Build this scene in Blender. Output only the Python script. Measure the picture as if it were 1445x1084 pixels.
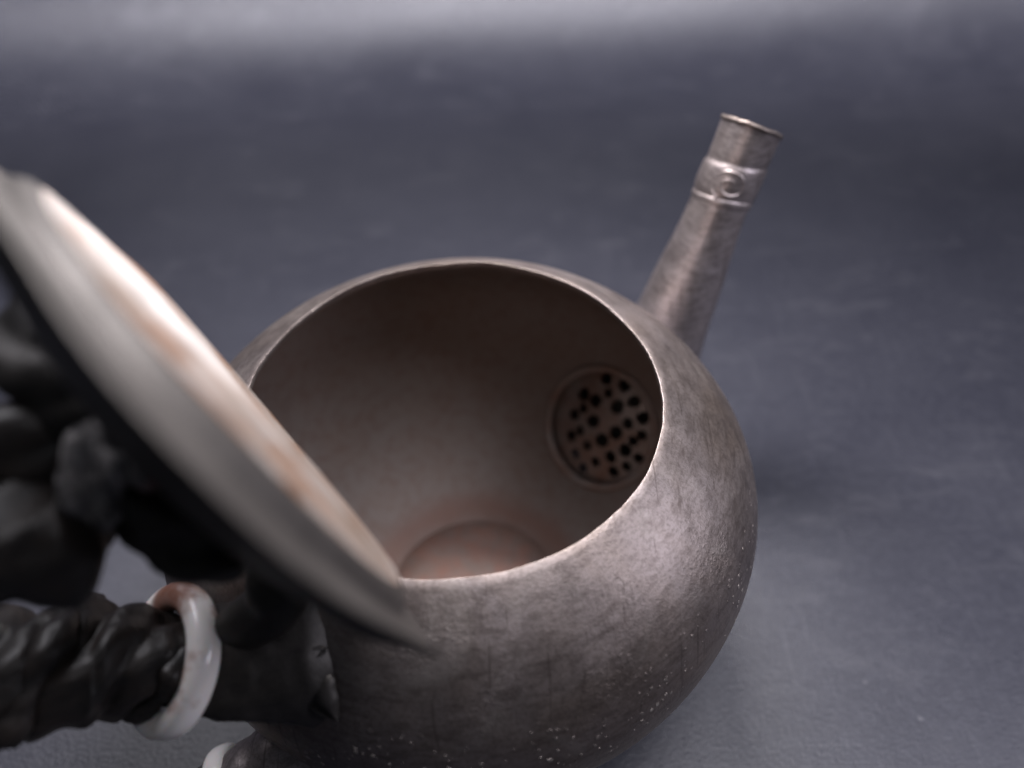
import bpy, bmesh, math, random
from mathutils import Vector, Matrix, noise
from mathutils.geometry import delaunay_2d_cdt

# ------------------------------------------------------------------ base set-up
S = 0.04                                  # one model unit (radius of the pot's mouth) = 4 cm
for o in list(bpy.data.objects):
    bpy.data.objects.remove(o)
scene = bpy.context.scene
COL = scene.collection
random.seed(7)
PI = math.pi
V = Vector

# camera -----------------------------------------------------------------------
cd = bpy.data.cameras.new('camera')
cam = bpy.data.objects.new('camera', cd)
COL.objects.link(cam)
cR = V((0.99961497, -0.02022251, -0.01899884))
cU = V((0.02774717, 0.72853268, 0.68444885))
cF = V((0.0, 0.68471249, -0.72881329))
m = Matrix((cR, cU, -cF)).transposed().to_4x4()
m.translation = V((0.27916933, -2.53361876, 2.75269349)) * S
cam.matrix_world = m
cd.sensor_width = 36.0
cd.lens = 36.0 * 1104.33 / 1445.0
cd.clip_start = 0.005
cd.clip_end = 20.0
cd.dof.use_dof = True
cd.dof.focus_distance = 3.55 * S
cd.dof.aperture_fstop = 7.2
scene.camera = cam

# world: the dim room around the table -------------------------------------------
world = bpy.data.worlds.new('World')
scene.world = world
world.use_nodes = True
bg = world.node_tree.nodes['Background']
bg.inputs['Color'].default_value = (0.80, 0.86, 1.0, 1)
bg.inputs['Strength'].default_value = 0.045


def area(name, loc, aim, sx, sy, watts, col):
    l = bpy.data.lights.new(name, 'AREA')
    l.shape = 'RECTANGLE'
    l.size, l.size_y = sx * S, sy * S
    l.energy = watts
    l.color = col
    o = bpy.data.objects.new(name, l)
    COL.objects.link(o)
    o.location = V(loc) * S
    o.rotation_euler = (V(aim) - V(loc)).to_track_quat('-Z', 'Y').to_euler()
    return o


area('key_lamp', (0.6, 2.6, 3.3), (-0.5, -0.8, 0.7), 1.8, 1.2, 1.15, (1.0, 0.955, 0.95))
area('ceiling_lamp', (3.4, 0.0, 9.5), (0.8, 0.0, -1.5), 7.0, 4.0, 1.6, (0.95, 0.93, 1.0))
area('left_lamp', (-4.6, 3.6, 7.0), (-0.6, -0.4, -1.0), 5.0, 5.0, 0.7, (0.95, 0.93, 1.0))
area('side_lamp', (9.5, -1.9, 4.7), (0.0, -0.6, -0.4), 4.5, 4.5, 0.85, (0.90, 0.88, 1.0))
strip = area('added_backdrop_strip', (1.0, 4.0, 4.5), (1.0, 8.4, -0.8), 34.0, 1.4, 1.25, (0.95, 0.92, 1.0))  # added unseen strip light, only to brighten the sweep at the back
strip.data.spread = math.radians(60)

scene.view_settings.view_transform = 'Standard'
scene.view_settings.look = 'None'
scene.view_settings.exposure = 0.0
scene.view_settings.gamma = 1.0
scene.view_settings.use_curve_mapping = False
scene.render.engine = 'CYCLES'
scene.cycles.use_denoising = True
scene.cycles.max_bounces = 6

# ------------------------------------------------------------------ helpers


def obj(name, verts, faces, mat, parent=None, smooth=True, sharp=None):
    me = bpy.data.meshes.new(name)
    me.from_pydata([V(v) * S for v in verts], [], faces)
    bm = bmesh.new()
    bm.from_mesh(me)
    bmesh.ops.remove_doubles(bm, verts=bm.verts, dist=1e-7)
    bmesh.ops.recalc_face_normals(bm, faces=bm.faces)
    bm.to_mesh(me)
    bm.free()
    if smooth:
        me.polygons.foreach_set('use_smooth', [True] * len(me.polygons))
    o = bpy.data.objects.new(name, me)
    COL.objects.link(o)
    if parent:
        o.parent = parent
    if mat:
        me.materials.append(mat)
    if sharp:
        me.set_sharp_from_angle(angle=math.radians(sharp))
    return o


def lathe(profile, seg=160, wob=None):
    """profile = [(r, z)...]; r==0 ends are closed by merged points"""
    vs, fs = [], []
    n = len(profile)
    for i in range(seg):
        a = 2 * PI * i / seg
        for j, (r, z) in enumerate(profile):
            p = V((r * math.cos(a), r * math.sin(a), z))
            vs.append(wob(p, j, a) if wob else p)
    for i in range(seg):
        k = (i + 1) % seg
        for j in range(n - 1):
            fs.append((i * n + j, k * n + j, k * n + j + 1, i * n + j + 1))
    return vs, fs


def spline(pts, n):
    """Catmull-Rom through pts (tuples of any length) -> n+1 samples"""
    P = [tuple(p) for p in pts]
    P = [tuple(2 * a - b for a, b in zip(P[0], P[1]))] + P + [tuple(2 * a - b for a, b in zip(P[-1], P[-2]))]
    out = []
    m = len(P) - 3
    for k in range(n + 1):
        t = k / n * m
        i = min(int(t), m - 1)
        f = t - i
        a, b, c, d = P[i:i + 4]
        out.append(tuple(0.5 * (2 * q + (r - p) * f + (2 * p - 5 * q + 4 * r - s) * f * f + (3 * q - p - 3 * r + s) * f ** 3)
                         for p, q, r, s in zip(a, b, c, d)))
    return out


def sweep(pts, n, seg, fn=None, up=(0, 0, 1), cap=True):
    """tube along control points (x, y, z, radius); fn(t, theta) scales the radius"""
    sm = spline(pts, n)
    vs, fs = [], []
    prev = V(up)
    for k in range(n + 1):
        p = V(sm[k][:3])
        d = (V(sm[min(k + 1, n)][:3]) - V(sm[max(k - 1, 0)][:3])).normalized()
        nx = (prev - d * prev.dot(d)).normalized()
        prev = nx
        ny = d.cross(nx)
        for i in range(seg):
            th = 2 * PI * i / seg
            r = sm[k][3] * (fn(k / n, th) if fn else 1.0)
            vs.append(p + (nx * math.cos(th) + ny * math.sin(th)) * r)
    for k in range(n):
        for i in range(seg):
            j = (i + 1) % seg
            fs.append((k * seg + i, k * seg + j, (k + 1) * seg + j, (k + 1) * seg + i))
    if cap:
        for k, q in ((0, 0), (n, n)):
            vs.append(V(sm[q][:3]))
            c = len(vs) - 1
            for i in range(seg):
                fs.append((c, k * seg + i, k * seg + (i + 1) % seg))
    return vs, fs


def lump(vs, amp, freq, seed=0.0):
    out = []
    for v in vs:
        v = V(v)
        q = v * freq + V((seed, seed * 1.7, seed * 0.3))
        out.append(v + amp * noise.noise_vector(q))
    return out


TZ = -2.0                                  # height of the surface below the pot's mouth
# ------------------------------------------------------------------ materials


class N:
    def __init__(self, name):
        self.m = bpy.data.materials.new(name)
        self.m.use_nodes = True
        self.t = self.m.node_tree
        self.b = self.t.nodes['Principled BSDF']
        self.tc = self.t.nodes.new('ShaderNodeTexCoord')
        mp = self.t.nodes.new('ShaderNodeMapping')
        mp.inputs['Scale'].default_value = (1 / S, 1 / S, 1 / S)
        self.t.links.new(self.tc.outputs['Object'], mp.inputs['Vector'])
        self.co = mp.outputs['Vector']

    def link(self, a, b):
        self.t.links.new(a, b)

    def noise(self, scale, detail=4, rough=0.55, co=None, stretch=None, dist=0.0):
        n = self.t.nodes.new('ShaderNodeTexNoise')
        n.inputs['Scale'].default_value = scale
        n.inputs['Detail'].default_value = detail
        n.inputs['Roughness'].default_value = rough
        n.inputs['Distortion'].default_value = dist
        c = co or self.co
        if stretch:
            mp = self.t.nodes.new('ShaderNodeMapping')
            mp.inputs['Scale'].default_value = stretch[:3]
            if len(stretch) > 3:
                mp.inputs['Rotation'].default_value = stretch[3:]
            self.link(c, mp.inputs['Vector'])
            c = mp.outputs['Vector']
        self.link(c, n.inputs['Vector'])
        return n.outputs['Fac']

    def voronoi(self, scale, feature='F1', out='Distance', co=None):
        n = self.t.nodes.new('ShaderNodeTexVoronoi')
        n.feature = feature
        n.inputs['Scale'].default_value = scale
        self.link(co or self.co, n.inputs['Vector'])
        return n.outputs[out]

    def ramp(self, fac, stops):
        r = self.t.nodes.new('ShaderNodeValToRGB')
        e = r.color_ramp.elements
        while len(e) < len(stops):
            e.new(0.5)
        for x, (p, c) in zip(e, stops):
            x.position = p
            x.color = (c, c, c, 1) if isinstance(c, (int, float)) else (*c, 1)
        self.link(fac, r.inputs['Fac'])
        return r.outputs['Color']

    def math(self, op, a, b=None, clamp=False):
        n = self.t.nodes.new('ShaderNodeMath')
        n.operation = op
        n.use_clamp = clamp
        for i, x in enumerate((a, b)):
            if x is None:
                continue
            if isinstance(x, (int, float)):
                n.inputs[i].default_value = x
            else:
                self.link(x, n.inputs[i])
        return n.outputs[0]

    def mix(self, fac, a, b, mode='MIX'):
        n = self.t.nodes.new('ShaderNodeMix')
        n.data_type = 'RGBA'
        n.blend_type = mode
        for x, i in ((fac, 0), (a, 6), (b, 7)):
            if isinstance(x, (int, float)):
                n.inputs[i].default_value = x if i == 0 else (x, x, x, 1)
            elif isinstance(x, tuple):
                n.inputs[i].default_value = (*x, 1)
            else:
                self.link(x, n.inputs[i])
        return n.outputs[2]

    def axis(self, i):
        n = self.t.nodes.new('ShaderNodeSeparateXYZ')
        self.link(self.co, n.inputs[0])
        return n.outputs[i]

    def bump(self, h, strength, dist=0.02, prev=None):
        n = self.t.nodes.new('ShaderNodeBump')
        n.inputs['Strength'].default_value = strength
        n.inputs['Distance'].default_value = dist * S
        self.link(h, n.inputs['Height'])
        if prev:
            self.link(prev, n.inputs['Normal'])
        return n.outputs['Normal']

    def done(self, color=None, rough=None, metal=None, normal=None, spec=None):
        for k, x in (('Base Color', color), ('Roughness', rough), ('Metallic', metal), ('Normal', normal), ('Specular IOR Level', spec)):
            if x is None:
                continue
            if isinstance(x, (int, float)):
                self.b.inputs[k].default_value = x
            elif isinstance(x, tuple):
                self.b.inputs[k].default_value = (*x, 1)
            else:
                self.link(x, self.b.inputs[k])
        return self.m


def pewter(name, base, warm, dark, pits=0.0, grain=0.35, rough=0.46, metal=0.75):
    """old pewter: cloudy oxidised tone, fine grain, pits and scratches"""
    n = N(name)
    big = n.noise(1.6, 5, 0.6, dist=0.4)
    mid = n.noise(7, 6, 0.65)
    fine = n.noise(55, 3, 0.7)
    grit = n.noise(110, 2, 0.6)
    col = n.mix(n.ramp(big, [(0.35, 0.0), (0.68, 1.0)]), base, warm)
    col = n.mix(n.math('MULTIPLY', n.ramp(mid, [(0.36, 1.0), (0.62, 0.0)]), 0.22), col, dark)
    col = n.mix(n.math('MULTIPLY', n.ramp(fine, [(0.46, 0.0), (0.64, 1.0)]), 0.42), col, dark)
    streak = n.noise(9, 3, 0.6, stretch=(1.0, 1.0, 5.0, 0.5, 0.35, 0.0))
    col = n.mix(n.math('MULTIPLY', n.ramp(streak, [(0.46, 0.0), (0.64, 1.0)]), 0.45), col, dark)
    # scratches: stretched noise in two directions, cut to hair lines
    s1 = n.ramp(n.noise(3.0, 2, 0.5, stretch=(14, 0.9, 0.9, 0.3, 0.5, 0.9), dist=0.5), [(0.68, 0.0), (0.70, 1.0)])
    scr = s1
    h = n.math('ADD', n.math('MULTIPLY', fine, 0.55), n.math('MULTIPLY', grit, 0.45))
    nrm = n.bump(h, grain, 0.0045)
    nrm = n.bump(scr, -0.35, 0.006, nrm)
    col = n.mix(n.math('MULTIPLY', scr, 0.5), col, dark)
    ro = n.math('ADD', rough - 0.12, n.math('MULTIPLY', mid, 0.26))
    if pits:
        # pitted, crusty belt low on the belly: small raised pale crumbs in patches
        wv = n.t.nodes.new('ShaderNodeTexNoise')
        wv.inputs['Scale'].default_value = 45
        n.link(n.co, wv.inputs['Vector'])
        ad = n.t.nodes.new('ShaderNodeVectorMath')
        ad.operation = 'MULTIPLY_ADD'
        ad.inputs[1].default_value = (0.022, 0.022, 0.022)
        n.link(wv.outputs['Color'], ad.inputs[0])
        n.link(n.co, ad.inputs[2])
        vo = n.t.nodes.new('ShaderNodeTexVoronoi')
        vo.inputs['Scale'].default_value = 30
        n.link(ad.outputs[0], vo.inputs['Vector'])
        sp_ = n.t.nodes.new('ShaderNodeSeparateColor')
        n.link(vo.outputs['Color'], sp_.inputs[0])
        rad = n.math('ADD', 0.02, n.math('MULTIPLY', n.math('POWER', sp_.outputs[0], 1.4), 0.38))
        dot = n.ramp(n.math('DIVIDE', vo.outputs['Distance'], rad), [(0.7, 1.0), (1.0, 0.0)])
        patch = n.ramp(n.noise(2.6, 4, 0.6), [(0.39, 0.0), (0.52, 1.0)])
        z = n.axis(2)
        belt = n.math('MULTIPLY', n.math('SUBTRACT', 1.0, n.math('MULTIPLY', n.math('ABSOLUTE', n.math('SUBTRACT', z, 1.12)), 1.9), True), 2.2, True)
        crumb = n.math('MULTIPLY', n.math('MULTIPLY', dot, patch), belt)
        nrm = n.bump(crumb, 0.9, 0.03, nrm)
        col = n.mix(n.math('MULTIPLY', crumb, pits), col, (0.46, 0.42, 0.38))
        # crusty blisters in a few patches, small nicks everywhere, faint hand-beaten waviness
        blis = n.math('MULTIPLY', n.ramp(n.noise(42, 3, 0.6, dist=0.6), [(0.50, 0.0), (0.68, 1.0)]), n.ramp(n.noise(1.7, 3), [(0.50, 0.0), (0.66, 1.0)]))
        nrm = n.bump(blis, 0.3, 0.007, nrm)
        nick = n.math('MULTIPLY', n.ramp(n.voronoi(8.0), [(0.05, 1.0), (0.10, 0.0)]), n.ramp(n.noise(3.3, 2), [(0.48, 0.0), (0.56, 1.0)]))
        nrm = n.bump(nick, -0.45, 0.02, nrm)
        nrm = n.bump(n.noise(3.2, 2, 0.5), 0.22, 0.05, nrm)
        pale = n.ramp(n.noise(2.1, 5, 0.65, dist=0.8), [(0.55, 0.0), (0.72, 1.0)])
        col = n.mix(n.math('MULTIPLY', pale, 0.35), col, (0.33, 0.30, 0.28))
    return n.done(col, ro, metal, nrm)


M_BODY = pewter('old_pewter', (0.215, 0.186, 0.182), (0.185, 0.150, 0.131), (0.072, 0.056, 0.05), pits=0.95, rough=0.45, metal=0.86)
M_SPOUT = pewter('spout_pewter', (0.39, 0.348, 0.36), (0.33, 0.285, 0.275), (0.10, 0.08, 0.078), rough=0.42, grain=0.3, metal=0.85)
M_FLANGE = pewter('flange_pewter', (0.044, 0.039, 0.037), (0.036, 0.031, 0.029), (0.024, 0.021, 0.020), rough=0.58, grain=0.25, metal=0.6)
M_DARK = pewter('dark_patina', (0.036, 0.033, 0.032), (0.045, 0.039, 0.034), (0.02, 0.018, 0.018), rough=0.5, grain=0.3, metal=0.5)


def m_inner():
    n = N('stained_interior')
    big = n.noise(2.2, 5, 0.6)
    fine = n.noise(40, 3, 0.65)
    col = n.mix(n.ramp(big, [(0.35, 0.0), (0.7, 1.0)]), (0.15, 0.125, 0.114), (0.14, 0.104, 0.088))
    # tea stain ring round the edge of the floor
    sx, sy, sz = n.axis(0), n.axis(1), n.axis(2)
    r = n.math('SQRT', n.math('ADD', n.math('MULTIPLY', sx, sx), n.math('MULTIPLY', sy, sy)))
    r = n.math('ADD', r, n.math('MULTIPLY', n.math('SUBTRACT', n.noise(5, 3), 0.5), 0.10))
    ring = n.ramp(n.math('ABSOLUTE', n.math('SUBTRACT', r, 0.635)), [(0.02, 1.0), (0.15, 0.0)])
    low = n.ramp(n.math('ADD', sz, 0.0), [(0.25, 1.0), (0.40, 0.0)])
    col = n.mix(n.math('MULTIPLY', n.math('MULTIPLY', ring, low), 0.6), col, (0.115, 0.045, 0.028))
    col = n.mix(n.math('MULTIPLY', n.ramp(n.noise(14, 4), [(0.45, 0.0), (0.65, 1.0)]), 0.4), col, (0.11, 0.065, 0.05))
    flo = n.math('MULTIPLY', n.ramp(r, [(0.50, 1.0), (0.56, 0.0)]), low)          # tea scale on the floor
    col = n.mix(n.math('MULTIPLY', flo, n.ramp(n.noise(9, 5, 0.7), [(0.35, 1.0), (0.62, 0.15)])), col, (0.185, 0.095, 0.072))
    nrm = n.bump(fine, 0.2, 0.015)
    return n.done(col, 0.6, 0.35, nrm)


M_IN = m_inner()


def m_strain():
    n = N('tea_stained_plate')
    col = n.mix(n.ramp(n.noise(4, 4, 0.6), [(0.4, 0.0), (0.65, 1.0)]), (0.20, 0.17, 0.157), (0.17, 0.10, 0.075))
    return n.done(col, 0.5, 0.4, n.bump(n.noise(25, 3), 0.2, 0.02))


M_STRAIN = m_strain()


def m_lid():
    n = N('rusty_pewter_highlight')
    big = n.noise(3.0, 4, 0.6)
    col = n.mix(n.ramp(big, [(0.4, 0.0), (0.62, 1.0)]), (0.46, 0.41, 0.385), (0.30, 0.24, 0.20))
    rust = n.ramp(n.noise(3.6, 4, 0.6, dist=0.6), [(0.44, 0.0), (0.60, 1.0)])
    col = n.mix(n.math('MULTIPLY', rust, 0.85), col, (0.27, 0.135, 0.072))
    vm = n.t.nodes.new('ShaderNodeVectorMath')          # highlight painted into the colour, fading out from this point
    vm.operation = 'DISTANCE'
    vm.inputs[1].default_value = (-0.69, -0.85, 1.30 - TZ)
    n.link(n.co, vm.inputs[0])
    hot_spot = n.ramp(n.math('ADD', vm.outputs['Value'], n.math('MULTIPLY', n.math('SUBTRACT', n.noise(4, 4), 0.5), 0.7)), [(0.12, 1.0), (0.50, 0.0)])
    col = n.mix(hot_spot, col, (0.90, 0.84, 0.80))
    nrm = n.bump(n.noise(30, 4, 0.6), 0.2, 0.02)
    nrm = n.bump(n.noise(5, 2, 0.5), 0.35, 0.08, nrm)
    return n.done(col, 0.36, 0.7, nrm)


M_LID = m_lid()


def m_bone():
    n = N('yellowed_bone')
    st = n.ramp(n.noise(5, 5, 0.6), [(0.55, 0.0), (0.68, 1.0)])
    col = n.mix(n.ramp(n.noise(2.5, 3), [(0.35, 0.0), (0.7, 1.0)]), (0.90, 0.87, 0.85), (0.84, 0.79, 0.76))
    col = n.mix(n.math('MULTIPLY', st, 0.85), col, (0.30, 0.12, 0.06))
    vm = n.t.nodes.new('ShaderNodeVectorMath')
    vm.operation = 'DISTANCE'
    vm.inputs[1].default_value = (-1.07, -1.02, -0.085 - TZ)
    n.link(n.co, vm.inputs[0])
    blot = n.ramp(n.math('ADD', vm.outputs['Value'], n.math('MULTIPLY', n.math('SUBTRACT', n.noise(9, 3), 0.5), 0.16)), [(0.10, 1.0), (0.17, 0.0)])
    col = n.mix(n.math('MULTIPLY', blot, 0.9), col, (0.22, 0.085, 0.05))
    n.b.inputs['Subsurface Weight'].default_value = 0.25
    n.b.inputs['Subsurface Radius'].default_value = (0.004, 0.002, 0.0012)
    return n.done(col, 0.18, 0.0, n.bump(n.noise(20, 3), 0.04, 0.006))


M_BONE = m_bone()


def m_wood():
    n = N('black_lacquered_wood')
    g = n.noise(6, 5, 0.6, stretch=(1, 1, 4))
    col = n.mix(n.ramp(g, [(0.35, 0.0), (0.7, 1.0)]), (0.010, 0.009, 0.009), (0.028, 0.021, 0.018))
    return n.done(col, 0.42, 0.0, n.bump(g, 0.4, 0.03), spec=0.4)


M_WOOD = m_wood()


def m_stem():
    n = N('rubbed_patina')
    g = n.ramp(n.noise(7, 4, 0.6, stretch=(2.0, 2.0, 0.6)), [(0.38, 0.0), (0.62, 1.0)])
    col = n.mix(g, (0.045, 0.043, 0.045), (0.42, 0.39, 0.385))
    red = n.ramp(n.noise(5.0, 2, 0.5), [(0.54, 0.0), (0.64, 1.0)])
    col = n.mix(n.math('MULTIPLY', red, 0.7), col, (0.26, 0.06, 0.045))
    return n.done(col, 0.5, 0.3, n.bump(g, 0.3, 0.03))


M_STEM = m_stem()


def m_table():
    n = N('slate_blue_vinyl')
    cloud = n.noise(0.8, 5, 0.6)
    col = n.mix(n.ramp(cloud, [(0.35, 0.0), (0.7, 1.0)]), (0.027, 0.028, 0.039), (0.036, 0.037, 0.049))
    smear = n.ramp(n.noise(1.3, 4, 0.62, stretch=(1.0, 2.6, 1.0, 0, 0, 0.5), dist=1.2), [(0.55, 0.0), (0.75, 1.0)])
    col = n.mix(n.math('MULTIPLY', smear, 0.5), col, (0.075, 0.075, 0.088))
    hair = n.ramp(n.noise(2.0, 2, 0.5, stretch=(9, 0.5, 1, 0, 0, 0.6)), [(0.66, 0.0), (0.69, 1.0)])
    hair2 = n.ramp(n.noise(2.2, 2, 0.5, stretch=(0.45, 10, 1, 0, 0, -0.35)), [(0.66, 0.0), (0.69, 1.0)])
    col = n.mix(n.math('MULTIPLY', n.math('MAXIMUM', hair, hair2), 0.05), col, (0.2, 0.2, 0.22))
    mot = n.ramp(n.noise(16, 4, 0.7), [(0.45, 0.0), (0.7, 1.0)])
    col = n.mix(n.math('MULTIPLY', mot, 0.3), col, (0.07, 0.072, 0.09))
    dust = n.math('MULTIPLY', n.ramp(n.voronoi(3.2), [(0.035, 1.0), (0.06, 0.0)]), n.ramp(n.noise(1.1, 2), [(0.5, 0.0), (0.55, 1.0)]))
    col = n.mix(n.math('MULTIPLY', dust, 0.12), col, (0.4, 0.4, 0.42))
    nrm = n.bump(n.noise(45, 3, 0.6), 0.25, 0.02)
    ro = n.math('ADD', 0.27, n.math('MULTIPLY', cloud, 0.18))
    return n.done(col, ro, 0.0, nrm, spec=0.42)


M_TABLE = m_table()

# ------------------------------------------------------------------ the surface: a sheet that sweeps up at the back
prof = [(-9.0, TZ), (0.0, TZ), (3.0, TZ), (6.35, TZ)]
RAD = 2.1
for k in range(1, 25):
    a = k / 24 * math.radians(82)
    prof.append((6.35 + RAD * math.sin(a), TZ + RAD * (1 - math.cos(a))))
y, z = prof[-1]
prof.append((y + 0.6, z + 4.5))
XS = [-26 + 52 * i / 40 for i in range(41)]
vs = [(x, y + 0.02 * x, z) for (y, z) in prof for x in XS]
fs = []
for j in range(len(prof) - 1):
    for i in range(40):
        fs.append((j * 41 + i, j * 41 + i + 1, (j + 1) * 41 + i + 1, (j + 1) * 41 + i))
ground = obj('table_surface', vs, fs, M_TABLE)
ground['kind'] = 'structure'
ground['label'] = 'slate blue sheet under the teapot, sweeping up at the back'

# ------------------------------------------------------------------ the teapot
pot = bpy.data.objects.new('teapot', None)
COL.objects.link(pot)
pot.location = V((0, 0, TZ)) * S
pot.empty_display_size = 0.03
pot['label'] = 'old brown-grey pewter teapot with its lid open, spout strainer and dark handle'
pot['category'] = 'teapot'
OFF = V((0, 0, -TZ))


def part(name, vs, fs, mat, parent=None, **k):
    """vertices are given in the pot's frame (mouth centre = origin)"""
    return obj(name, [V(v) + OFF for v in vs], fs, mat, parent or pot, **k)


A_, B_, ZC = 1.55, 0.937, 0.711
BL = 1.35                                   # the lower half is deeper than the upper


def outer(t):      # polar angle from the top
    return (A_ * math.sin(t), -ZC + (B_ if math.cos(t) > 0 else BL) * math.cos(t))


t_rim = math.asin(0.994 / A_)
t_bot = PI - math.asin(0.80 / A_)
P = [(0.0, TZ + 0.06), (0.70, TZ + 0.06), (0.72, TZ + 0.004), (0.80, TZ + 0.002), (0.83, TZ + 0.04)]
for k in range(2, 61):
    t = t_bot + (t_rim - t_bot) * k / 60
    P.append(outer(t))
n_out = len(P)
P += [(0.9915, 0.0075), (0.9895, 0.003), (0.9885, -0.006), (0.988, -0.018)]
n_lip = len(P)
TH = 0.038
Pin = []
for k in range(1, 50):
    t = t_rim + (PI - math.asin(0.57 / A_) - t_rim) * k / 49
    r, z = (A_ - TH * 1.2) * math.sin(t), -ZC + ((B_ if math.cos(t) > 0 else BL) - TH * 1.3) * math.cos(t)
    if k < 6:
        q = (6 - k) / 6
        r = r * (1 - q) + q * max(r, 0.995) if r < 0.995 else r
    Pin.append((r, z))
P += Pin
P += [(0.545, Pin[-1][1] - 0.006), (0.53, Pin[-1][1] + 0.004), (0.40, Pin[-1][1] + 0.010), (0.2, Pin[-1][1] + 0.012), (0.0, Pin[-1][1] + 0.012)]


def body_wob(p, j, a):
    if p.z > TZ + 0.06:
        s = 1 + 0.006 * noise.noise(V((math.cos(a) * 1.3, math.sin(a) * 1.3, p.z * 0.7)))
        lipf = max(0.0, 1 - abs(p.z) / 0.12)
        s += lipf * 0.003 * noise.noise(V((math.cos(a) * 15, math.sin(a) * 15, 2.0)))
        s += lipf * 0.006 * noise.noise(V((math.cos(a) * 4, math.sin(a) * 4, 5.0)))
        p = V((p.x * s, p.y * s, p.z + lipf * 0.008 * noise.noise(V((math.cos(a) * 3, math.sin(a) * 3, 9.0)))))
    return p


vs, fs = lathe(P, 224, body_wob)
body = part('body', vs, fs, M_BODY)
body.data.materials.append(M_IN)
for p in body.data.polygons:
    c = p.center / S - OFF
    r = math.hypot(c.x, c.y)
    bb = B_ if c.z > -ZC else BL
    rin = (A_ - TH * 0.55) * math.sqrt(max(0.0, 1 - ((c.z + ZC) / (bb - TH * 0.6)) ** 2))
    if (r < rin and c.z < -0.03 and c.z > TZ + 0.085) or (r < 0.70 and c.z > TZ + 0.075):
        p.material_index = 1

# strainer hole cut through the wall behind the spout
AZ = math.radians(43.6)
dS = V((math.cos(AZ), math.sin(AZ), 0))
sc = V((0.875, 0.900, -1.36))                     # strainer centre on the inner wall
g = V((sc.x / A_ ** 2, sc.y / A_ ** 2, (sc.z + ZC) / BL ** 2))
sn = -g.normalized()                               # into the pot
sy_ = (V((0, 0, 1)) - sn * sn.z).normalized()
sx_ = sy_.cross(sn)
SR = 0.38


def wall_h(x, y):
    """height of the inner wall over the strainer's tangent plane"""
    S3 = V((A_ - TH * 1.2, A_ - TH * 1.2, BL - TH * 1.3))
    o = sc + sx_ * x + sy_ * y + V((0, 0, ZC))
    o = V((o.x / S3.x, o.y / S3.y, o.z / S3.z))
    d = V((sn.x / S3.x, sn.y / S3.y, sn.z / S3.z))
    a, b, c = d.dot(d), o.dot(d), o.dot(o) - 1
    q = max(0.0, b * b - a * c) ** 0.5
    r1, r2 = (-b + q) / a, (-b - q) / a
    return r1 if abs(r1) < abs(r2) else r2


def sdisk(x, y, h):
    return sc + sx_ * x + sy_ * y + sn * h


vs, fs = [], []
for h in (-0.12, 0.25):
    for i in range(48):
        a = 2 * PI * i / 48
        vs.append(sdisk(0.385 * math.cos(a), 0.385 * math.sin(a), h) + OFF)
fs = [tuple(range(48)), tuple(range(95, 47, -1))] + [(i, (i + 1) % 48, 48 + (i + 1) % 48, 48 + i) for i in range(48)]
cut = obj('cutter', vs, fs, None)
cut.parent = pot
bpy.context.view_layer.update()
mod = body.modifiers.new('hole', 'BOOLEAN')
mod.operation = 'DIFFERENCE'
mod.solver = 'EXACT'
mod.object = cut
dg = bpy.context.evaluated_depsgraph_get()
nm = bpy.data.meshes.new_from_object(body.evaluated_get(dg))
body.modifiers.clear()
body.data = nm
bpy.data.objects.remove(cut)
nm.polygons.foreach_set('use_smooth', [True] * len(nm.polygons))
nm.set_sharp_from_angle(angle=math.radians(50))

# strainer: a domed plate pierced with round holes, inside a raised ring
holes = [(-.10, .27, .030), (.02, .295, .032), (.115, .24, .030), (-.045, .205, .025), (.205, .185, .031), (.045, .165, .034),
         (-.185, .115, .033), (-.095, .125, .035), (.145, .115, .028), (.245, .095, .024), (-.145, .045, .018), (-.05, .015, .034),
         (.105, .03, .034), (.215, .04, .019), (-.185, -.02, .029), (.05, -.055, .035), (.20, -.035, .033), (.285, -.035, .026),
         (-.105, -.085, .019), (-.145, -.145, .030), (-.02, -.135, .024), (.14, -.115, .030), (.245, -.115, .021), (.07, -.195, .026),
         (.19, -.185, .029), (.01, -.275, .026), (-.07, -.225, .014)]
HS = 1.17
pts, edges = [], []


def loop(cx, cy, r, n, ph=0.0, wob=0.0):
    s = len(pts)
    for i in range(n):
        a = 2 * PI * i / n + ph
        rr = r * (1 + wob * noise.noise(V((cx * 40 + math.cos(a), cy * 40 + math.sin(a), 3.1))))
        pts.append(V((cx + rr * math.cos(a), cy + rr * math.sin(a))))
    for i in range(n):
        edges.append((s + i, s + (i + 1) % n))


loop(0, 0, SR, 60)
for (hx, hy, hr) in holes:
    loop(hx * HS, hy * HS, max(hr, 0.025) * 1.52, 12, random.random(), 0.2)
for i in range(700):
    x, y = random.uniform(-SR, SR), random.uniform(-SR, SR)
    if math.hypot(x, y) < SR - 0.012 and all(math.hypot(x - hx * HS, y - hy * HS) > max(hr, 0.025) * 1.9 for hx, hy, hr in holes):
        pts.append(V((x, y)))
v2, e2, f2, _, _, _ = delaunay_2d_cdt(pts, edges, [], 0, 1e-6)
keep = []
for f in f2:
    c = sum((v2[i] for i in f), V((0, 0))) / len(f)
    if any(math.hypot(c.x - hx * HS, c.y - hy * HS) < max(hr, 0.025) * 1.4 for hx, hy, hr in holes):
        continue
    keep.append(tuple(f))


def dome(x, y):
    q = (x * x + y * y) / SR ** 2
    k = max(1e-6, math.hypot(x, y)) / SR
    return wall_h(x / k, y / k) * 0.8 - 0.03 + 0.045 * (1 - q) + 0.006 * noise.noise(V((x * 9, y * 9, 1.0)))


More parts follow.
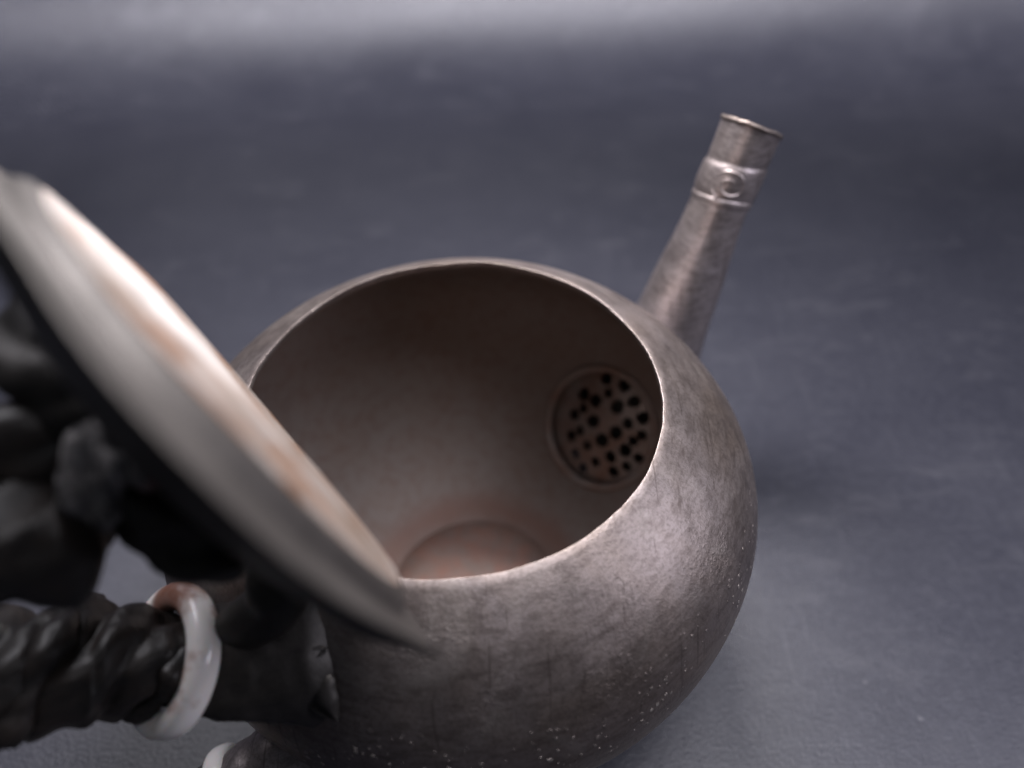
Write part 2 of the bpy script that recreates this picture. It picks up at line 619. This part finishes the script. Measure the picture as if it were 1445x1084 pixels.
nv = len(v2)
vs = [sdisk(v.x, v.y, dome(v.x, v.y)) for v in v2] + [sdisk(v.x, v.y, dome(v.x, v.y) - 0.03) for v in v2]
fs = list(keep) + [tuple(reversed([i + nv for i in f])) for f in keep]
cnt = {}
for f in keep:
    for a, b in zip(f, f[1:] + f[:1]):
        cnt[(a, b)] = 1
for (a, b) in cnt:
    if (b, a) not in cnt:
        fs.append((b, a, a + nv, b + nv))
strainer = part('strainer', vs, fs, M_STRAIN, sharp=40)
# ring of solder round it, on the wall
vs, fs = [], []
for i in range(64):
    a = 2 * PI * i / 64
    rr = SR + 0.028
    for k in range(10):
        b = 2 * PI * k / 10
        x, y = (rr + 0.03 * math.cos(b)) * math.cos(a), (rr + 0.03 * math.cos(b)) * math.sin(a)
        base = wall_h(x, y)
        vs.append(sdisk(x, y, base + 0.022 * math.sin(b) + 0.008 * noise.noise(V((x * 5, y * 5, 2)))))
for i in range(64):
    for k in range(10):
        fs.append((i * 10 + k, ((i + 1) % 64) * 10 + k, ((i + 1) % 64) * 10 + (k + 1) % 10, i * 10 + (k + 1) % 10))
part('solder_ring', vs, fs, M_STRAIN, strainer)

# ---- spout ----------------------------------------------------------------------------------


def sp(r, z, rad):
    return (dS.x * r, dS.y * r, z, rad)


ctrl = [(0.800, 0.840, -1.42, 0.54), (0.995, 1.012, -1.34, 0.48), sp(1.64, -1.12, 0.32), sp(1.81, -0.80, 0.245), sp(1.98, -0.42, 0.205),
        sp(2.115, -0.10, 0.172), sp(2.235, 0.17, 0.163)]
TIP = [sp(2.115, -0.10, 0.186), sp(2.26, 0.17, 0.18), sp(2.365, 0.45, 0.18)]


def squarish(p=3.2, ph=0.0):
    def f(t, th):
        th += ph
        q = 1 / (abs(math.cos(th)) ** p + abs(math.sin(th)) ** p) ** (1 / p)
        return q * (1 + 0.014 * noise.noise(V((math.cos(th) * 1.6, math.sin(th) * 1.6, t * 7))))
    return f


def tube_shell(pts, n, seg, fn, thick, up):
    vo, fo = sweep(pts, n, seg, fn, up, cap=False)
    vi, fi = sweep([(x, y, z, r - thick) for x, y, z, r in pts], n, seg, fn, up, cap=False)
    k = len(vo)
    fs = fo + [tuple(i + k for i in f) for f in fi]
    for q in (0, n):
        for i in range(seg):
            j = (i + 1) % seg
            fs.append((q * seg + i, q * seg + j, k + q * seg + j, k + q * seg + i))
    return vo + vi, fs


SUP = tuple(-dS * 0.6 + V((0, 0, 1)) * 0.5)
PHS = math.radians(14)
vs, fs = tube_shell(ctrl, 60, 64, squarish(2.35, PHS), 0.045, SUP)
for i, v in enumerate(vs):                 # the root of the spout ends inside the wall of the pot
    bb = B_ if v.z > -ZC else BL
    q = V((v.x / A_, v.y / A_, (v.z + ZC) / bb))
    if q.length < 0.988:
        q = q * (0.988 / q.length)
        vs[i] = V((q.x * A_, q.y * A_, q.z * bb - ZC))
spout = part('spout', vs, fs, M_SPOUT)
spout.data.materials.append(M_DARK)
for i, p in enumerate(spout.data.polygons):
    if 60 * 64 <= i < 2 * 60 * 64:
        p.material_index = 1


def tip_at(s):      # s: 0 at the collar's lower end .. 1 at the mouth
    p0 = V(TIP[0][:3]) ; p2 = V(TIP[2][:3])
    return p0.lerp(p2, s)


tdir = (tip_at(1) - tip_at(0)).normalized()


def ring_pts(specs):
    return [(*tip_at(s), r) for s, r in specs]


_nx = (V(SUP) - tdir * V(SUP).dot(tdir)).normalized()
_tc = V((0.279, -2.53, 2.75)) - tip_at(1.0)
THC = math.atan2(_tc.dot(tdir.cross(_nx)), _tc.dot(_nx))        # the mouth is cut a little askew


def straight(specs, seg, fn, wav=0.0):
    """outer shell from (s, radius) stations along the straight tip"""
    nx = (V(SUP) - tdir * V(SUP).dot(tdir)).normalized()
    ny = tdir.cross(nx)
    vs, fs = [], []
    for s, r in specs:
        for i in range(seg):
            th = 2 * PI * i / seg
            s_ = s
            s = s + 0.045 * math.cos(th - THC) * max(0.0, min(1.0, (s - 0.65) / 0.3))
            c = tip_at(s + wav * math.sin(th - 0.4) * max(0.0, 1 - abs(s - 0.5) / 0.42) + 0.012 * noise.noise(V((math.cos(th) * 2, math.sin(th) * 2, s * 3))))
            vs.append(c + (nx * math.cos(th) + ny * math.sin(th)) * r * fn(s, th))
            s = s_
    for k in range(len(specs) - 1):
        for i in range(seg):
            j = (i + 1) % seg
            fs.append((k * seg + i, k * seg + j, (k + 1) * seg + j, (k + 1) * seg + i))
    return vs, fs


sq = squarish(2.5, PHS)
# bamboo-node collar: two swollen rings with a band between, then the plain mouth section
node = [(0.19, 0.150), (0.205, 0.161), (0.225, 0.167), (0.25, 0.171), (0.275, 0.172), (0.292, 0.170), (0.302, 0.166), (0.315, 0.170), (0.34, 0.173), (0.42, 0.176), (0.51, 0.176),
        (0.58, 0.174), (0.605, 0.171), (0.625, 0.166), (0.64, 0.162), (0.655, 0.163), (0.69, 0.165), (0.75, 0.166), (0.90, 0.168), (0.985, 0.170)]
inner = [(0.985, 0.1464), (0.8, 0.1373), (0.4, 0.1327), (0.14, 0.1235)]
vs, fs = straight(node + inner, 64, sq, 0.05)
collar = part('spout_collar', vs, fs, M_SPOUT, spout, sharp=45)
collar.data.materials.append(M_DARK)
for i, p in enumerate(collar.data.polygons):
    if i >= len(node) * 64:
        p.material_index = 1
lip = [(0.955, 0.156), (0.958, 0.172), (0.968, 0.177), (0.985, 0.178), (1.0, 0.174), (1.005, 0.165), (1.0, 0.150), (0.97, 0.140), (0.95, 0.142), (0.955, 0.156)]
vs, fs = straight(lip, 64, sq)
part('spout_lip', vs, fs, M_BODY, spout, sharp=50)

# curl in relief on the front face of the collar
nx = (V(SUP) - tdir * V(SUP).dot(tdir)).normalized()
ny = tdir.cross(nx)
cv = []
toC = V((0.279, -2.53, 2.75)) - tip_at(0.45)
toC = (toC - tdir * toC.dot(tdir)).normalized()
th0 = math.atan2(toC.dot(ny), toC.dot(nx)) + 0.10
for k in range(40):
    a = k / 39 * 2 * PI * 1.6 + 0.6
    rr = 0.024 + 0.075 * k / 39
    du, dv = rr * math.cos(a) * 1.15, rr * math.sin(a)
    s = 0.45 + dv / (tip_at(1) - tip_at(0)).length
    th = th0 + du / 0.174
    r = 0.170 * sq(s, th)
    p = tip_at(s) + (nx * math.cos(th) + ny * math.sin(th)) * r
    cv.append((*p, 0.011 * (0.6 + 0.4 * math.sin(PI * k / 39))))
vs, fs = sweep(cv, 90, 8)
part('curl_relief', vs, fs, M_SPOUT, spout)

# ---- handle ---------------------------------------------------------------------------------
h_up = [(-0.52, -1.02, -0.42, 0.30), (-0.66, -1.11, -0.34, 0.275), (-0.82, -1.16, -0.285, 0.235), (-0.95, -1.175, -0.255, 0.205), (-1.05, -1.185, -0.225, 0.170)]


def leafy(t, th):
    return 1 + (0.16 * (1 - t) ** 2) * math.sin(3 * th + 0.6) + 0.03 * noise.noise(V((math.cos(th) * 3, math.sin(th) * 3, t * 7)))


handle_root = [(-1.03, -1.18, -0.235, 0.155), (-1.10, -1.19, -0.19, 0.165), (-1.20, -1.215, -0.13, 0.185), (-1.33, -1.25, -0.09, 0.215), (-1.46, -1.30, -0.03, 0.205), (-1.62, -1.34, 0.0, 0.23),
               (-1.98, -1.40, -0.05, 0.24), (-2.38, -1.54, -0.33, 0.23), (-2.45, -1.84, -0.80, 0.22), (-2.12, -1.84, -1.25, 0.21), (-1.52, -1.52, -1.46, 0.19), (-1.10, -1.345, -1.37, 0.185)]


def gnarl(t, th):
    k = min(1.0, t / 0.06)
    w = 1 + k * (0.26 * abs(math.sin(1.5 * th + 21 * t + 0.5 * math.sin(31 * t))) - 0.15)        # three strands with sharp furrows
    w += k * 0.03 * math.sin(9 * th + 40 * t)
    return w + 0.07 * k * noise.noise(V((math.cos(th) * 1.5, math.sin(th) * 1.5, t * 22)))


vs, fs = sweep(handle_root, 190, 72, gnarl)
handle = part('handle', lump(vs, 0.012, 6, 2.0), fs, M_WOOD)
# a strip of bark winding round the grip
st = []
hs = spline(handle_root, 190)
for k in range(4, 80):
    p = V(hs[k][:3])
    d = (V(hs[k + 1][:3]) - V(hs[k - 1][:3])).normalized()
    ax = (V((0, 0, 1)) - d * d.z).normalized()
    ay = d.cross(ax)
    a = 0.9 - k * 0.11
    st.append((*(p + (ax * math.cos(a) + ay * math.sin(a)) * hs[k][3] * 0.98), 0.05 + 0.018 * math.sin(k * 0.5)))
vs, fs = sweep(st, 180, 10, lambda t, th: 1 + 0.25 * noise.noise(V((math.cos(th), math.sin(th), t * 30))))
part('winding_vine', vs, fs, M_WOOD, handle)
vs, fs = sweep(h_up, 40, 56, leafy)
up_s = part('upper_socket', lump(lump(vs, 0.022, 6, 5.0), 0.012, 17, 2.0), fs, M_DARK, handle)
# leaf shaped mount pressed on the belly under the socket
def leaf(p0, p1, side, width, lift, nseg=22, ncross=9, notch=0.0, curl=0.0):
    """a bent leaf between two points on the belly, standing proud of it"""
    p0, p1 = V(p0), V(p1)
    vs, fs = [], []
    for layer in (0, 1):
        for i in range(nseg + 1):
            t = i / nseg
            w = width * math.sin(PI * min(1, 0.12 + 0.88 * t) ** 0.8) * (1 + notch * math.sin(t * 19))
            for j in range(ncross):
                s = j / (ncross - 1) * 2 - 1
                p = p0.lerp(p1, t) + V(side) * (w * s)
                q = V((p.x / A_, p.y / A_, (p.z + ZC) / B_))
                q = q / q.length
                su = V((q.x * A_, q.y * A_, q.z * B_ - ZC))
                nrm = V((q.x / A_, q.y / A_, q.z / B_)).normalized()
                hgt = lift * (1 - s * s * 0.75) * (0.5 + 0.5 * math.sin(PI * min(1.0, t * 1.05))) + 0.02 * abs(s) * curl - 0.02 * math.exp(-(s / 0.12) ** 2)
                vs.append(su + nrm * (hgt if layer == 0 else -0.02))
    m_ = (nseg + 1) * ncross
    for i in range(nseg):
        for j in range(ncross - 1):
            q = (i * ncross + j, i * ncross + j + 1, (i + 1) * ncross + j + 1, (i + 1) * ncross + j)
            fs.append(q)
            fs.append(tuple(m_ + k for k in reversed(q)))
    rim = [j for j in range(ncross)] + [i * ncross + ncross - 1 for i in range(1, nseg + 1)] + [nseg * ncross + j for j in range(ncross - 2, -1, -1)] + [i * ncross for i in range(nseg - 1, 0, -1)]
    for a, b in zip(rim, rim[1:] + rim[:1]):
        fs.append((b, a, a + m_, b + m_))
    return vs, fs


LR0 = V((-0.62, -1.17, -0.24))
for tip_, wd in (((-0.435, -1.372, -0.357), 0.10), ((-0.47, -1.17, -0.175), 0.10), ((-0.62, -1.34, -0.39), 0.09), ((-0.80, -1.02, -0.16), 0.09)):
    d_ = (V(tip_) - LR0)
    nr_ = V((LR0.x / A_ ** 2, LR0.y / A_ ** 2, (LR0.z + ZC) / B_ ** 2)).normalized()
    vs, fs = leaf(LR0 + d_ * 0.25, LR0 + d_ * 1.03, nr_.cross(d_).normalized(), wd, 0.06, notch=0.05)
    part('leaf_mount', vs, fs, M_DARK, handle)
h_lo = [(-0.62, -1.10, -1.24, 0.27), (-0.78, -1.21, -1.245, 0.245), (-0.94, -1.30, -1.285, 0.225), (-1.08, -1.345, -1.34, 0.205), (-1.13, -1.36, -1.375, 0.20)]
vs, fs = sweep(h_lo, 30, 48, leafy)
part('lower_socket', lump(vs, 0.01, 9, 8.0), fs, M_SPOUT, handle)


def bone_ring(c, ax, R, w, d, seed):
    ax = V(ax).normalized()
    x = ax.orthogonal().normalized()
    y = ax.cross(x)
    vs, fs = [], []
    for i in range(72):
        a = 2 * PI * i / 72
        er = x * math.cos(a) + y * math.sin(a)
        for k in range(18):
            b = 2 * PI * k / 18
            cb, sb = math.cos(b), math.sin(b)
            q = V(c) + er * (R + d * math.copysign(abs(cb) ** 0.8, cb)) + ax * (w * math.copysign(abs(sb) ** 0.8, sb))
            vs.append(q + 0.002 * noise.noise_vector(q * 5 + V((seed, 0, 0))))
    for i in range(72):
        for k in range(18):
            fs.append((i * 18 + k, ((i + 1) % 72) * 18 + k, ((i + 1) % 72) * 18 + (k + 1) % 18, i * 18 + (k + 1) % 18))
    return vs, fs


vs, fs = bone_ring((-1.09, -1.19, -0.20), (-0.63, -0.30, 0.71), 0.238, 0.060, 0.056, 1.0)
part('bone_ring', vs, fs, M_BONE, handle)
vs, fs = bone_ring((-1.135, -1.36, -1.38), (-0.95, -0.3, -0.15), 0.20, 0.06, 0.05, 4.0)
part('bone_ring', vs, fs, M_BONE, handle)

# ---- lid, swung open on its hinge over the handle -----------------------------------------------
lc = V((-0.595, -0.997, 1.026))
ln = V((0.7535, 0.5923, 0.2867)).normalized()
lh = V((0, 0, 1)).cross(ln).normalized()
lu = ln.cross(lh)


def L(x, y, h):        # lid frame: x along the hinge, y up from it, h out of the underside
    return lc + lh * x + lu * y + ln * h


RL, RC, HC = 0.965, 0.79, 0.078
prof = [(0.0, HC + 0.018), (0.20, HC + 0.017), (0.40, HC + 0.013), (0.56, HC + 0.008), (0.68, HC + 0.003), (0.735, HC - 0.001)]
prof_fl = [(0.733, HC - 0.002), (0.752, HC - 0.005), (0.772, HC - 0.012), (0.787, HC - 0.024), (0.798, 0.038), (0.812, 0.026), (0.835, 0.017), (0.865, 0.010), (0.90, 0.006), (0.935, 0.002), (RL - 0.008, 0.0), (RL, -0.006), (RL - 0.004, -0.014), (RL - 0.03, -0.020)]
prof_top = [(RL - 0.010, -0.015), (0.92, -0.03), (0.80, -0.07), (0.60, -0.13), (0.40, -0.18), (0.2, -0.205), (0.0, -0.215)]


def lid_lathe(pr):
    vs, fs = lathe(pr, 160)
    out = []
    for p in vs:
        w = (0.022 if math.hypot(p.x, p.y) < 0.7 else 0.012) * noise.noise(V((p.x * 2.2, p.y * 2.2, 4.0)))
        a = math.degrees(math.atan2(p.y, p.x)) % 360          # the thin flange is bent out of true
        edge = max(0.0, (math.hypot(p.x, p.y) - RC) / (RL - RC))
        w += edge * (0.062 * math.exp(-((a - 190) / 26) ** 2) + 0.035 * math.exp(-((a - 104) / 15) ** 2))
        rr = 1 + 0.006 * noise.noise(V((p.x * 2.5, p.y * 2.5, 8.0)))
        out.append(L(p.x * rr, p.y * rr, p.z + w))
    return out, fs


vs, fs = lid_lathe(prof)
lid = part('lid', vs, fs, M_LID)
vs, fs = lid_lathe(prof_fl)
part('lid_flange', vs, fs, M_FLANGE, lid, sharp=60)
vs, fs = lid_lathe(prof_top)
part('lid_dome', vs, fs, M_DARK, lid)

# carved knob in the form of a gnarled twig with a fruit and leaves


def LT(pts):
    return [(*L(x, y, h), r) for x, y, h, r in pts]


def ribbed(t, th):
    return 1 + 0.16 * math.sin(5 * th + 5 * t) + 0.22 * noise.noise(V((math.cos(th) * 2, math.sin(th) * 2, t * 5)))


vs, fs = sweep(LT([(0.06, 0.10, -0.14, 0.19), (0.09, 0.10, -0.19, 0.125), (0.08, 0.06, -0.29, 0.11), (0.06, 0.01, -0.38, 0.115), (0.06, -0.02, -0.46, 0.10)]), 40, 48, ribbed)
part('knob_stem', lump(vs, 0.02, 7, 3.0), fs, M_STEM, lid)
vs, fs = sweep(LT([(0.10, 0.0, -0.42, 0.02), (0.11, -0.01, -0.47, 0.15), (0.12, -0.03, -0.56, 0.20), (0.13, -0.05, -0.67, 0.205), (0.13, -0.08, -0.78, 0.15), (0.12, -0.1, -0.83, 0.02)]), 40, 48,
               lambda t, th: 0.88 + 0.24 * abs(math.sin(2 * th + 3 * t + 1)) + 0.10 * noise.noise(V((math.cos(th) * 2, math.sin(th) * 2, t * 4))))
part('knob_fruit', lump(vs, 0.03, 5, 6.0), fs, M_WOOD, lid)
vs, fs = sweep(LT([(0.14, 0.08, -0.34, 0.02), (0.19, 0.10, -0.38, 0.10), (0.27, 0.12, -0.47, 0.14), (0.34, 0.12, -0.56, 0.12), (0.38, 0.11, -0.62, 0.02)]), 36, 40,
               lambda t, th: 0.88 + 0.24 * abs(math.sin(1.5 * th + 4 * t)) + 0.10 * noise.noise(V((math.cos(th) * 2, math.sin(th) * 2, t * 4 + 5))))
part('knob_fruit', lump(vs, 0.02, 6, 2.0), fs, M_WOOD, lid)
vs, fs = sweep(LT([(0.05, 0.02, -0.33, 0.06), (0.0, -0.09, -0.34, 0.095), (-0.06, -0.19, -0.335, 0.105), (-0.12, -0.29, -0.32, 0.10), (-0.17, -0.35, -0.28, 0.07), (-0.17, -0.35, -0.22, 0.03)]), 44, 32,
               lambda t, th: 0.85 + 0.32 * abs(math.sin(1.5 * th + 5 * t)) + 0.12 * noise.noise(V((math.cos(th) * 2, math.sin(th) * 2, t * 6 + 3))))
part('knob_leaf', lump(vs, 0.02, 8, 1.0), fs, M_DARK, lid)
vs, fs = sweep(LT([(0.14, 0.12, -0.22, 0.08), (0.24, 0.17, -0.27, 0.11), (0.36, 0.20, -0.29, 0.12), (0.50, 0.24, -0.25, 0.10), (0.60, 0.27, -0.12, 0.05)]), 30, 28,
               lambda t, th: 0.85 + 0.32 * abs(math.sin(1.5 * th + 6 * t)))
part('knob_leaf', lump(vs, 0.02, 8, 9.0), fs, M_DARK, lid)
# hinge: barrel across the foot of the lid and a strap down to the handle socket
vs, fs = sweep(LT([(-0.20, -0.86, -0.075, 0.05), (0.0, -0.86, -0.075, 0.05), (0.20, -0.86, -0.075, 0.05)]), 12, 20)
part('hinge_barrel', vs, fs, M_DARK, lid)
vs, fs = sweep(LT([(-0.02, -0.66, -0.07, 0.06), (-0.02, -0.74, -0.20, 0.10), (-0.06, -0.80, -0.30, 0.10), (-0.06, -0.90, -0.38, 0.10)]) + [(-0.80, -1.13, -0.10, 0.10), (-0.78, -1.13, -0.24, 0.10)], 40, 28,
               lambda t, th: 1 + 0.12 * math.sin(2 * th))
part('hinge_strap', lump(vs, 0.01, 8, 4.0), fs, M_DARK, lid)
